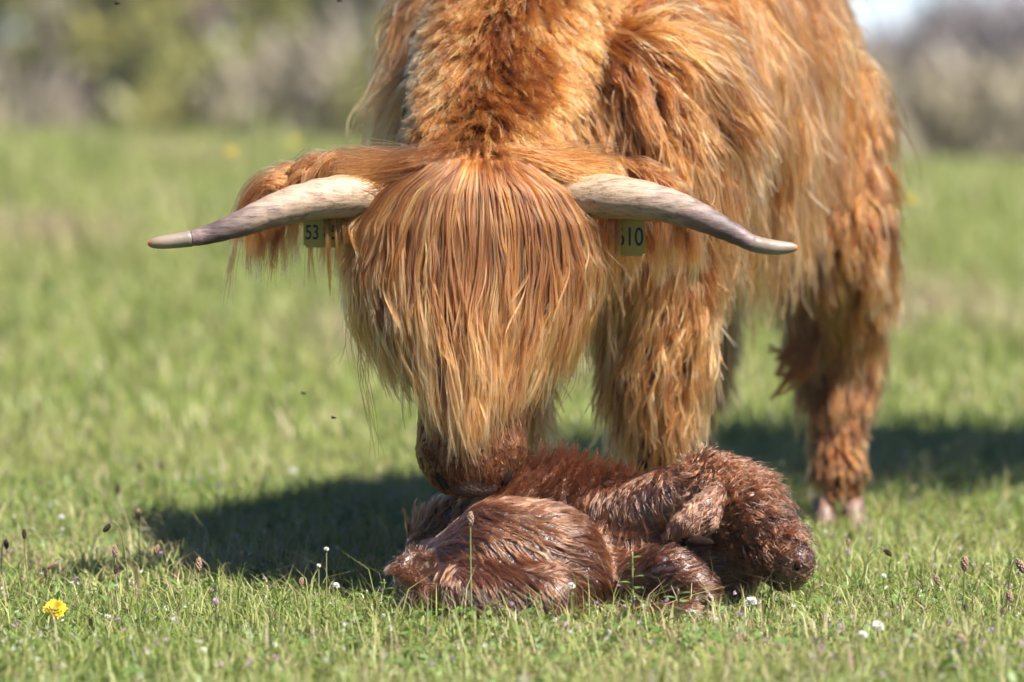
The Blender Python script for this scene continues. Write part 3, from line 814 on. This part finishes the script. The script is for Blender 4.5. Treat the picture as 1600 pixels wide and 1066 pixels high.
# ------------------------------------------------------------------ the calf
def build_calf():
    B = Body()
    def q(px, py, Y, r): return (*P(px, py, Y), r)
    B.chain('rump', q(735, 905, 7.97, .088), q(790, 880, 7.95, .105), q(850, 880, 7.94, .098), q(890, 910, 7.93, .075))
    B.chain('rump', q(700, 900, 8.0, .068), q(735, 940, 7.87, .062), q(855, 945, 7.83, .060))
    B.chain('back', q(700, 870, 8.16, .075), q(780, 835, 8.17, .105), q(870, 820, 8.17, .112), q(950, 830, 8.12, .10))
    B.chain('neck', q(950, 840, 8.10, .095), q(1000, 815, 8.04, .072), q(1060, 785, 8.0, .062))
    B.chain('head', q(1060, 790, 8.0, .06), q(1120, 775, 7.98, .066), q(1165, 800, 7.95, .062), q(1200, 845, 7.93, .050))
    B.chain('muzzle', q(1205, 850, 7.93, .047), q(1236, 878, 7.92, .040), q(1228, 892, 7.92, .036))
    B.chain('chest', q(960, 880, 8.05, .09), q(1060, 880, 8.02, .075), q(1130, 890, 8.0, .06))
    B.chain('knee', q(980, 920, 7.95, .05), q(1050, 893, 7.88, .048), q(1095, 925, 7.86, .034))
    B.chain('knee', q(980, 975, 7.84, .03), q(1075, 965, 7.79, .028), q(1105, 975, 7.79, .022))
    me = B.mesh('newborn_calf', 0.008, M_calfskin, 5)
    calf = link('newborn_calf', me)
    tag(calf, 'wet reddish brown newborn calf lying curled in the grass under the cow', 'calf')
    S = Skin(me); cls = B.classify(S.cen)
    w = np.clip((S.N[S.T].mean(1)[:, 1] * -1 + 0.5) * 2, 0.05, 1) * (S.cen[:, 2] > -.01)
    for k, v in dict(head=1.5, muzzle=.9, knee=.8).items(): w[cls == k] *= v
    w *= 1 - .75 * np.exp(-(np.linalg.norm(S.cen - P(1030, 765, 7.97), axis=1) / .045) ** 2)
    gp, gn = S.sample(4200, w); gc = B.classify(gp); n = len(gp); U = rng.random(n)
    L = .036 + .026 * U; lift = .02 + .07 * rng.random(n); loft = .0005 + .002 * U ** 2; grav = np.full(n, .03)
    flow = np.tile(np.array((1.0, 0, -.35)), (n, 1)); tone = np.clip(rng.normal(.42, .14, n), 0, 1)
    m = gc == 'rump'; cc = P(735, 850, 7.9); rel = gp[m] - cc; flow[m] = unit(np.stack([np.abs(rel[:, 0]) + .10, 0 * rel[:, 0], -.12 - 2.2 * np.clip(rel[:, 0], -.02, .2) - .3 * (rel[:, 2] < -.03)], 1)); lift[m] *= .7; tone[m] += .06
    lf = m & (gn[:, 0] < -.3) & (gp[:, 0] < P(680, 880, 7.95)[0]); flow[lf] = (-.6, -.2, .5); lift[lf] = .35
    m = gc == 'back'; top = m & (gn[:, 2] > .35); top_ = top; flow[top] = (.3, -.2, .3); lift[top] = .3 + 1.3 * rng.random(top.sum()) ** 1.5; L[top] = .025 + .022 * rng.random(top.sum()); grav[top] = 0
    m = gc == 'neck'; flow[m] = (.3, 0, -1); lift[m] *= .6
    m = gc == 'head'; flow[m] = (.9, 0, -.8); lift[m] = .2; loft[m] = .001 + .011 * U[m] ** 1.5; L[m] = .035 + .03 * rng.random(m.sum()); lift[m] += .3 * rng.random(m.sum())
    m = gc == 'muzzle'; L[m] = .008
    m = gc == 'knee'; L[m] *= .6; tone[m] -= .2
    wv = np.where(gc == 'head', 1.0, .22); nz = np.where(gc == 'head', .9, .42); tone += wob(gp, 18.0, 77)[:, 0] * np.where(gc == 'head', .24, .14)
    G = grow_guides(S, gp, gn, flow, L, lift, loft, grav, K=8, wave=wv, wavef=1.5, noise=nz, seed=31, stick=np.where(top_, 0, np.where(gc == 'back', .4, np.where(gc == 'head', .22, .72))), nfreq=9.0)
    rp, rn = S.sample(17000, w)
    st, tn = clump_children(gp, G, tone, rp, np.where(gc == 'head', .72, .82), .6, np.where(gc == 'head', .003, .0015), .4, seed=8, tonevar=.08, sub=6, subr=.0006)
    hair_object('coat', [st], [tn], .00032, .00013, M_calf, calf)

    # hanging hairy ear with its dark hollow below
    E = Body()
    E.chain('ear', q(1122, 768, 7.905, .015), q(1100, 792, 7.888, .021), q(1072, 822, 7.878, .024), q(1046, 842, 7.876, .010))
    E.chain('ear', q(1122, 775, 7.905, .014), q(1108, 815, 7.885, .017), q(1080, 840, 7.88, .012))
    em = E.mesh('ear', .0045, M_calfskin, 4); e = link('ear', em, calf)
    ES = Skin(em); ep, en = ES.sample(330, np.ones(len(ES.cen))); k_ = len(ep)
    EG = grow_guides(ES, ep, en, np.tile(np.array((-.7, -.1, -.7)), (k_, 1)), rng.uniform(.014, .03, k_), np.full(k_, .12), np.full(k_, .001), np.full(k_, .08), K=7, wave=.25, noise=.4, seed=3, stick=.6)
    er, _ = ES.sample(1700, np.ones(len(ES.cen)))
    st_, tn_ = clump_children(ep, EG, np.clip(rng.normal(.42, .15, k_), 0, 1), er, .85, .6, .0012, .3, seed=4, tonevar=.1, sub=6, subr=.0006)
    hair_object('ear_hair', [st_], [tn_], .00032, .00013, M_calf, e)
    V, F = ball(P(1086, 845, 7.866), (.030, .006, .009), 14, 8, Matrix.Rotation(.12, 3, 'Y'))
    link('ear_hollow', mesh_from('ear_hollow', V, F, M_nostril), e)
    # nose pad
    V, F = ball(P(1244, 888, 7.905), (.014, .020, .021), 14, 10, Matrix.Rotation(.5, 3, 'Y'))
    nz = link('nose', mesh_from('nose', V, F, M_calfnose), calf)
    V, F = ball(P(1246, 884, 7.882), (.005, .004, .008), 10, 6); link('nostril', mesh_from('nostril', V, F, M_nostril), nz)
    # closed eye: a dark wet slit under the brow
    V, F = ball(P(1185, 812, 7.888), (.011, .005, .004), 10, 6, Matrix.Rotation(.5, 3, 'Y')); link('eye', mesh_from('eye', V, F, M_nostril), calf)
    # curled tail at the left
    tp = catmull([P(668, 870, 7.93), P(640, 872, 7.90), P(628, 895, 7.88), P(650, 905, 7.86), P(655, 940, 7.86)], 14)
    V, F, _ = tube(tp, np.linspace(.012, .006, 15), 8); tl = link('tail', mesh_from('tail', V, F, M_calfskin), calf)
    st, tn = [], []
    for k in range(110):
        i = rng.integers(0, 14); r0 = tp[i]; d = unit(tp[i + 1] - tp[i]) + rng.normal(0, .8, 3)
        tt = np.linspace(0, 1, 7); g = r0 + tt[:, None] * unit(d) * rng.uniform(.015, .035)
        bend = rng.normal(0, .010, 3); g = g + bend * (tt ** 2)[:, None]
        o = rng.normal(size=(16, 3)) * .006
        st.append(g[None] + o[:, None] * (1 - .6 * tt)[None, :, None]); tn.append(rng.normal(.28, .15, 16))
    hair_object('tail_hair', st, tn, .00045, .00015, M_calf, tl)
build_calf()

# ------------------------------------------------------------------ flowers and stalks in the meadow
M_stem = leaf_mat('stem', [(0, (0.11, 0.13, 0.04)), (1, (0.20, 0.21, 0.09))], 0.2)
M_pl = simple('plantain head', (0.055, 0.035, 0.025), 0.9, 0.6, 400, 0.1, 0, 0.8)
M_plb = simple('faded plantain head', (0.26, 0.17, 0.12), 0.9, 0.5, 400, 0.1, 0, 0.8)
M_white = leaf_mat('white petals', [(0, (0.40, 0.40, 0.33)), (1, (0.55, 0.55, 0.50))], 0.3)
M_seed = leaf_mat('seed fluff', [(0, (0.20, 0.19, 0.14)), (1, (0.27, 0.25, 0.19))], 0.3)
M_pink = leaf_mat('mauve petals', [(0, (0.28, 0.15, 0.28)), (1, (0.40, 0.26, 0.36))], 0.3)
M_yel = leaf_mat('yellow petals', [(0, (0.50, 0.36, 0.012)), (1, (0.58, 0.47, 0.03))], 0.3)

def stem_thing(name, label, cat, px, py, Y, base_dx, rad=.0013, arch=0.0, group=None):
    """An Empty at the foot of a stalk whose top reaches a pixel; returns it with the local top point and direction."""
    top = P(px, py, Y); bx = top[0] + base_dx; z = float(ground_z(bx, Y)); base = np.array((bx, Y + rng.normal(0, .01), z))
    r = empty(name, tuple(base)); tag(r, label, cat, group)
    d = top - base
    c = catmull([(0, 0, -.01), d * .55 + np.array((-base_dx * .25, 0, arch * .6)), d + np.array((0, 0, 0)) * 1.0], 12)
    if arch: c = catmull([(0, 0, -.01), (d[0] * .35, d[1], d[2] * .8), (d[0] * .75, d[1], d[2] + arch), d], 16)
    V, F, _ = tube(c, np.linspace(rad, rad * .7, len(c)), 6)
    me = fast_mesh('stem', np.array(V), np.concatenate([np.array(f) for f in F]), [len(f) for f in F], M_stem, True, rng.random() * np.ones(len(V)))
    link('stem', me, r)
    return r, c[-1], unit(c[-1] - c[-2])

def petals(c, d, n, length, width, mat, name, parent, spread=1.2, layers=2):
    d = Vector(d); rot = d.to_track_quat('Z', 'Y').to_matrix()
    V, F, T = [], [], []
    for L_ in range(layers):
        el = spread * (1 - L_ / layers * .75)
        for k in range(n):
            a = 2 * math.pi * (k + .5 * L_ + .3 * rng.random()) / n; le = length * (.85 + .3 * rng.random()) * (1 - .2 * L_ / layers)
            dr = np.array((math.cos(a) * math.sin(el), math.sin(a) * math.sin(el), math.cos(el))); sd = np.array((-math.sin(a), math.cos(a), 0)) * width
            b = len(V); mid = dr * le * .6 + np.array((0, 0, .0006)); tip = dr * le
            for p in (sd * .3, mid + sd * .5, tip + sd * .3, tip - sd * .3, mid - sd * .5, -sd * .3):
                V.append(np.asarray(c) + np.array(rot @ Vector(p)))
            F += [(b, b + 1, b + 4, b + 5), (b + 1, b + 2, b + 3, b + 4)]; T += [rng.random()] * 6
    me = fast_mesh(name, np.array(V), np.array(F).ravel(), [4] * len(F), mat, True, T)
    return link(name, me, parent)

def plantain(px, py, Y, dx, label, faded=False, arch=0.0, size=1.0):
    r, top, d = stem_thing('plantain', label, 'plantain', px, py, Y, dx, .0011 * size, arch)
    rot = Vector(d).to_track_quat('Z', 'Y').to_matrix()
    parts = []
    for k in range(34):           # a spike of tiny scales
        f = k / 33; a = k * 2.4; size = size; rr = .0030 * size * math.sin(math.pi * (.12 + .8 * f)) ** .8
        p = np.array(rot @ Vector((math.cos(a) * rr, math.sin(a) * rr, (f - .2) * .013 * size)))
        parts.append(ball(top + p, (.0014 * size, .0014 * size, .0019 * size), 5, 3))
    V, F = join(*parts)
    h = link('flower_head', mesh_from('flower_head', V, F, M_plb if faded else M_pl), r)

def clover(px, py, Y, label, mat=None, size=1.0, dx=0.0):
    mat = mat or M_white
    r, top, d = stem_thing('clover_flower', label, 'flower', px, py, Y, dx)
    petals(top, unit(d + np.array((0, -.5, 0.2))), 11, .0075 * size, .003 * size, mat, 'petals', r, 1.9, 4)

def dandelion(px, py, Y, label, size=1.0, name='dandelion'):
    r, top, d = stem_thing(name, label, 'flower', px, py, Y, .01, .002 * size)
    petals(top, unit(np.array((.1, -.75, .75))), 22, .017 * size, .0042 * size, M_yel, 'petals', r, 1.45, 4)
    V, F = ball(top - np.array((0, 0, .003)), (.006 * size, .006 * size, .007 * size), 8, 6)
    link('calyx', fast_mesh('calyx', np.array(V), np.array(F).ravel(), [4] * len(F), M_stem, True, np.full(len(V), .5)), r)

dandelion(86, 953, 7.62, 'yellow dandelion flower low in the grass at the left front')
GS = ground_y
for px, py, gy, dx, lb, fd, ar, sz in (
    (9, 846, 925, -.01, 'drooping brown plantain at the left edge of the picture', 0, .012, 1.1),
    (38, 838, 935, .012, 'thin upright dark plantain beside the drooping one at the left edge', 0, 0, 1.0),
    (170, 822, 940, .035, 'dark round plantain leaning left before the shadow on the left', 0, .006, 1.1),
    (216, 808, 905, .004, 'tall upright plantain with a feathery top at the left shadow edge', 1, 0, 1.2),
    (246, 855, 930, .02, 'bent plantain with pale anthers in front of the left shadow', 1, .01, 1.1),
    (180, 866, 945, .01, 'plantain in pale bloom between two dark heads at the left', 1, 0, 1.2),
    (181, 893, 950, 0, 'short dark plantain nearest above the left foreground grass', 0, 0, 1.0),
    (83, 881, 930, .04, 'reddish faded plantain above the dandelion', 1, .008, 1.0),
    (70, 897, 935, .01, 'small dark plantain just above the dandelion', 0, 0, 1.0),
    (310, 888, 965, -.004, 'pinkish plantain standing before the dark shadow', 1, 0, 1.4),
    (217, 726, 800, -.02, 'blurred dark plantain behind the shadow top, left of its twin', 0, .01, 1.1),
    (252, 732, 800, .004, 'blurred dark plantain behind the shadow top, right of its twin', 0, 0, 1.1),
    (183, 768, 830, 0, 'blurred plantain at the pointed end of the shadow', 0, 0, 1.2),
    (470, 914, 975, -.03, 'reddish plantain leaning right before the shadow', 1, 0, 1.0),
    (1384, 861, 945, -.045, 'dark plantain on an arched stalk right of the calf', 0, .006, 1.0),
    (1325, 850, 925, -.01, 'thin plantain stalk between the calf and the arched one', 1, 0, .8),
    (1507, 886, 970, -.004, 'feathery brown plantain standing at the right', 1, 0, 1.5),
    (1592, 880, 960, -.02, 'feathery brown plantain at the right edge', 1, .006, 1.5),
    (1462, 903, 975, -.02, 'bent reddish plantain with a white base at the right', 1, .006, 1.1),
    (1576, 928, 975, -.012, 'pale plantain in bloom near the right edge', 1, .006, 1.2),
    (1509, 953, 985, .01, 'short dark plantain under the feathery one at the right', 0, 0, .9),
    (1563, 953, 1000, -.055, 'dark plantain on a long low stalk at the right', 0, .008, .9),
    (1498, 996, 1055, -.04, 'blurred pinkish plantain at the right front', 1, .006, 1.3),
    (735, 816, 975, .002, 'pale seed stalk standing in front of the calf rump', 1, 0, 1.4),
):
    plantain(px, py, GS(gy), dx, lb, bool(fd), ar, sz)
for px, py, gy, lb, mt, sz in (
    (510, 858, 968, 'small white flower on a tall stalk in front of the shadow', None, .55),
    (498, 884, 965, 'small white flower just below the tallest one before the shadow', None, .5),
    (525, 915, 968, 'white clover flower beside the tall stalk near the calf', None, .8),
    (458, 737, 770, 'white clover flower lying inside the dark shadow', None, 1.1),
    (96, 808, 860, 'blurred white flower at the left behind the plantains', None, .8),
    (893, 915, 985, 'white clover flower in front of the calf rump', None, .8),
    (1174, 940, 985, 'white clover flower below the calf head', None, 1.3),
    (1348, 992, 1030, 'white clover flower in the right foreground grass', None, 1.0),
    (1372, 978, 1020, 'larger cream clover flower beside a broad leaf at the right', None, 1.2),
    (1381, 900, 945, 'small white flower right of the calf nose', None, .6),
    (1325, 862, 905, 'mauve flower behind the arched plantain', M_pink, .7),
    (337, 939, 985, 'mauve flower in the grass before the shadow', M_pink, .7),
    (1216, 1030, 1065, 'blurred mauve flower at the front below the calf', M_pink, .8),
    (430, 1028, 1062, 'blurred mauve flower at the front left of the calf', M_pink, .7),
    (675, 1036, 1066, 'blurred cream flower at the front under the calf rump', None, .9),
    (318, 1016, 1050, 'blurred white flower in the left foreground', None, .7),
):
    clover(px, py, GS(gy), lb, mt, sz)
for px, py, Y, lb in ((361, 238, 13.2, 'blurred yellow buttercup left of the horn tip near the wood'), (460, 222, 15.0, 'blurred yellow buttercup above the left ear'), (1421, 313, 13.0, 'blurred yellow buttercup right of the cow flank')):
    dandelion(px, py, Y, lb, .75, 'buttercup')
for px, py, Y, lb in ((18, 126, 13.5, 'blurred white seed head at the far left edge'), (399, 150, 13.5, 'blurred white seed head left of the tallest pair'), (489, 150, 13.5, 'blurred white seed head nearest the cow shoulder'), (390, 198, 13.8, 'low blurred white seed head under the tall one')):
    r, top, d = stem_thing('seed_head', lb, 'seed head', px, py, Y, .02, .003)
    petals(top, unit(d), 12, .016, .004, M_seed, 'seeds', r, 2.4, 6)

# leafy weed before the calf
def weed(px, py, gy, label, n, leaf, hmul=1.0):
    Y = GS(gy); r, top, d = stem_thing('leafy_weed', label, 'weed', px, py, Y, .004, .0016)
    for k in range(n):
        f = .25 + .75 * k / n; a = k * 2.4; p = top * f; le = leaf * (1.1 - .5 * f)
        dr = np.array((math.cos(a), math.sin(a) * .8, .45)); sd = unit(np.cross(dr, (0, 0, 1.0)))
        V, F = [], []
        for i in range(6):
            t_ = i / 5; w_ = le * .34 * math.sin(math.pi * min(.97, t_ * .92 + .06)); c = p + dr * le * t_ - np.array((0, 0, le * .35 * t_ * t_))
            V += [c - sd * w_, c - np.array((0, 0, w_ * .25)), c + sd * w_]
        for i in range(5):
            for j in range(2): F.append((i * 3 + j, i * 3 + j + 1, i * 3 + j + 4, i * 3 + j + 3))
        link('leaf', fast_mesh('leaf', np.array(V), np.array(F).ravel(), [4] * len(F), M_weed, True, np.full(len(V), rng.random())), r)
M_weed = leaf_mat('weed leaves', [(0, (0.055, 0.11, 0.02)), (1, (0.13, 0.20, 0.05))], 0.35)
weed(988, 862, 985, 'slender leafy weed rising in front of the calf folded leg', 9, .026)
weed(1060, 920, 985, 'broader leafy weed in front of the calf knee', 6, .034)
weed(1122, 888, 960, 'round-leaved weed below the calf ear', 6, .036)
weed(1205, 868, 965, 'thin weed standing before the calf muzzle', 8, .016)
weed(1420, 955, 1010, 'broad-leaved weed in the grass at the right', 7, .04)
weed(600, 905, 975, 'leafy weed at the left end of the calf', 7, .026)

# flies in the air
def fly(px, py, Y, label):
    r = empty('fly', tuple(P(px, py, Y))); tag(r, label, 'fly')
    V, F = join(ball((0, 0, 0), (.0024, .0016, .0015), 8, 6), ball((.0028, 0, .0002), (.0011, .0012, .0011), 8, 5), ball((-.0028, 0, -.0003), (.0022, .0014, .0013), 8, 5))
    link('body', mesh_from('body', V, F, M_nostril), r)
    for s in (-1, 1):
        link('wing', mesh_from('wing', [(0, s * .001, .0014), (-.002, s * .0035, .003), (-.006, s * .0035, .003), (-.005, s * .001, .002)], [(0, 1, 2, 3)], M_pl), r)
for a in ((184, 6, 8.3, 'small dark fly in the air at the upper left'), (531, 2, 8.3, 'small dark fly in the air left of the cow shoulder'), (522, 653, 8.05, 'small dark fly in the air left of the cow face'), (475, 615, 8.5, 'blurred dark fly left of the one by the cow face')): fly(*a)

# ------------------------------------------------------------------ grass
GRASS = [(0, (0.06, 0.095, 0.02)), (0.3, (0.14, 0.19, 0.036)), (0.6, (0.25, 0.285, 0.070)), (0.82, (0.38, 0.35, 0.16)), (1, (0.32, 0.22, 0.16))]
M_grass = leaf_mat('grass blades', GRASS, 0.45, 1.1, 0.45, 0.45)
def blades(x, y, h, w, lean, tone):
    n = len(x); z = ground_z(x, y) - .004
    a = rng.random(n) * 6.283; d = np.stack([np.cos(a), np.sin(a), 0 * a], 1); sd = np.stack([-np.sin(a), np.cos(a), 0 * a], 1)
    tw = rng.normal(0, .6, n); sd = sd * np.cos(tw)[:, None] + d * np.sin(tw)[:, None]
    b = np.stack([x, y, z], 1); up = np.array((0, 0, 1.0))
    l1 = d * (lean * h * .25)[:, None]; l2 = d * (lean * h)[:, None]
    mid = b + up * (h * .55)[:, None] + l1; tip = b + up * (h * (1 - .25 * lean))[:, None] + l2
    W = sd * (w / 2)[:, None]
    V = np.stack([b - W, b + W, mid + W * .8, mid - W * .8, tip], 1).reshape(-1, 3)
    i = np.arange(n) * 5
    quads = np.stack([i, i + 1, i + 2, i + 3], 1); tris = np.stack([i + 3, i + 2, i + 4], 1)
    F = np.concatenate([quads.ravel(), tris.ravel()]); S = np.concatenate([np.full(n, 4), np.full(n, 3)])
    return V, F, S, np.repeat(tone, 5)

def near_grass():
    n = 150000
    y = rng.uniform(6.7, 11.0, n); x = rng.uniform(-1, 1, n) * (y * .105 + .35)
    patch = .5 + .5 * np.sin(x * 7 + 1.2 * np.sin(y * 5)) * np.sin(y * 6.3 + x * 2)
    tuft = .5 + .5 * np.sin(x * 31 + 2 * np.sin(y * 17)) * np.sin(y * 27 + 3 * np.sin(x * 13))
    h = .014 + .058 * rng.random(n) ** 1.3 * (.25 + .6 * patch + .7 * tuft ** 2); tall = rng.random(n) < .03; h[tall] += .06 * rng.random(tall.sum())
    w = .0014 + .0018 * rng.random(n); wide = rng.random(n) < .12; w[wide] *= 2.0
    b_ = rng.random(n) < .016; x[b_] = rng.uniform(-.22, .5, b_.sum()); y[b_] = rng.uniform(7.55, 7.80, b_.sum())
    fr_ = (y > 7.25) & (y < 7.86) & (x > -.24) & (x < .52); h[fr_] = np.minimum(h[fr_] * .62, .034) + (rng.random(fr_.sum()) < .05) * (.02 + .045 * rng.random(fr_.sum()))
    tone = np.clip(rng.normal(.52, .19, n) + .10 * (tuft - .5) + .15 * np.sin(x * 3.3 + 1) * np.sin(y * 2.7) + (rng.random(n) < .10) * .35, 0, 1)
    o = link('grass', fast_mesh('grass', *blades(x, y, h, w, .2 + .9 * rng.random(n), tone)[:3], M_grass, False, np.repeat(tone, 5)))
    tag(o, 'short green meadow grass round the cow and calf', 'grass', kind='stuff')
def far_grass():
    n = 130000
    y = 10.8 + 15.5 * rng.random(n) ** .85; x = rng.uniform(-1, 1, n) * (y * .12 + .5)
    h = .05 + .10 * rng.random(n) * np.clip((y - 9) / 6, .3, 1.2); w = .003 + .004 * rng.random(n)
    red = np.clip(np.sin(x * 2.3 + 2) * np.sin(y * 1.1 + x) - .35, 0, 1) * (rng.random(n) < .6)
    tone = np.clip(rng.normal(.5, .2, n) + red * 1.2 + (rng.random(n) < .12) * .35, 0, 1)
    o = link('meadow_grass', fast_mesh('meadow_grass', *blades(x, y, h, w, .2 + .7 * rng.random(n), tone)[:3], M_grass, False, np.repeat(tone, 5)))
    tag(o, 'taller blurred meadow grass rising behind the cow', 'grass', kind='stuff')
def clover_leaves():
    n = 26000
    y = rng.uniform(6.7, 10, n); x = rng.uniform(-1, 1, n) * (y * .105 + .3)
    z = ground_z(x, y) + .006 + .02 * rng.random(n)
    s = .0025 + .0065 * rng.random(n) ** 2; a = rng.random(n) * 6.283
    u = np.stack([np.cos(a), np.sin(a), rng.normal(0, .45, n)], 1); v = np.stack([-np.sin(a), np.cos(a), rng.normal(0, .45, n)], 1)
    c = np.stack([x, y, z], 1); U = u * s[:, None]; W = v * (s * .8)[:, None]
    V = np.stack([c - U, c - U * .2 + W, c + U * .8 + W * .6, c + U, c + U * .8 - W * .6, c - U * .2 - W], 1).reshape(-1, 3)
    tone = np.repeat(np.clip(rng.normal(.5, .25, n), 0, 1), 6)
    o = link('clover', fast_mesh('clover', V, np.arange(6 * n), np.full(n, 6), M_weed, False, tone)); tag(o, 'small clover leaves among the near grass', 'clover', kind='stuff')
def crest_grass():
    n = 26000
    y = rng.uniform(15, 24, n); x = rng.uniform(-1, 1, n) * (y * .12 + .5)
    h = .06 + .34 * rng.random(n) ** 2 * np.clip(.4 + .7 * np.sin(x * 2.2 + y) * np.sin(x * 5.1 + 1), 0, 1.1); w = .004 + .005 * rng.random(n)
    tone = np.clip(rng.normal(.58, .2, n), 0, 1)
    o = link('tall_grass', fast_mesh('tall_grass', *blades(x, y, h, w, .2 + .6 * rng.random(n), tone)[:3], M_grass, False, np.repeat(tone, 5)))
    tag(o, 'tall uneven grass along the crest of the meadow', 'grass', kind='stuff')
def dry_stalks():
    n = 4200
    y = rng.uniform(6.8, 10.5, n); x = rng.uniform(-1, 1, n) * (y * .105 + .3)
    h = .05 + .09 * rng.random(n) ** 1.6; w = .0011 + .0009 * rng.random(n)
    tone = np.clip(rng.normal(.84, .12, n), 0, 1)
    o = link('dry_stalks', fast_mesh('dry_stalks', *blades(x, y, h, w, .3 + 1.1 * rng.random(n), tone)[:3], M_grass, False, np.repeat(tone, 5)))
    tag(o, 'thin straw coloured stalks scattered through the near grass', 'dry stalks', kind='stuff')
def specks():
    n = 900
    y = rng.uniform(6.8, 10.2, n); x = rng.uniform(-1, 1, n) * (y * .105 + .3); z = ground_z(x, y) + .02 + .035 * rng.random(n)
    for nm, m_, sl in (('tiny_white_flowers', M_white, slice(0, 450)), ('tiny_mauve_flowers', M_pink, slice(450, 900))):
        c = np.stack([x, y, z], 1)[sl]; k = len(c)
        lv = leaf_cloud(c, np.full(k, .0035), k * 9, .0022)
        o = link(nm, fast_mesh(nm, lv[0], lv[1], lv[2], m_, False, lv[3]))
        tag(o, 'tiny %s blossoms scattered through the near grass' % ('white' if m_ is M_white else 'mauve'), 'flowers', kind='stuff')
near_grass(); far_grass(); crest_grass(); dry_stalks(); specks(); clover_leaves()
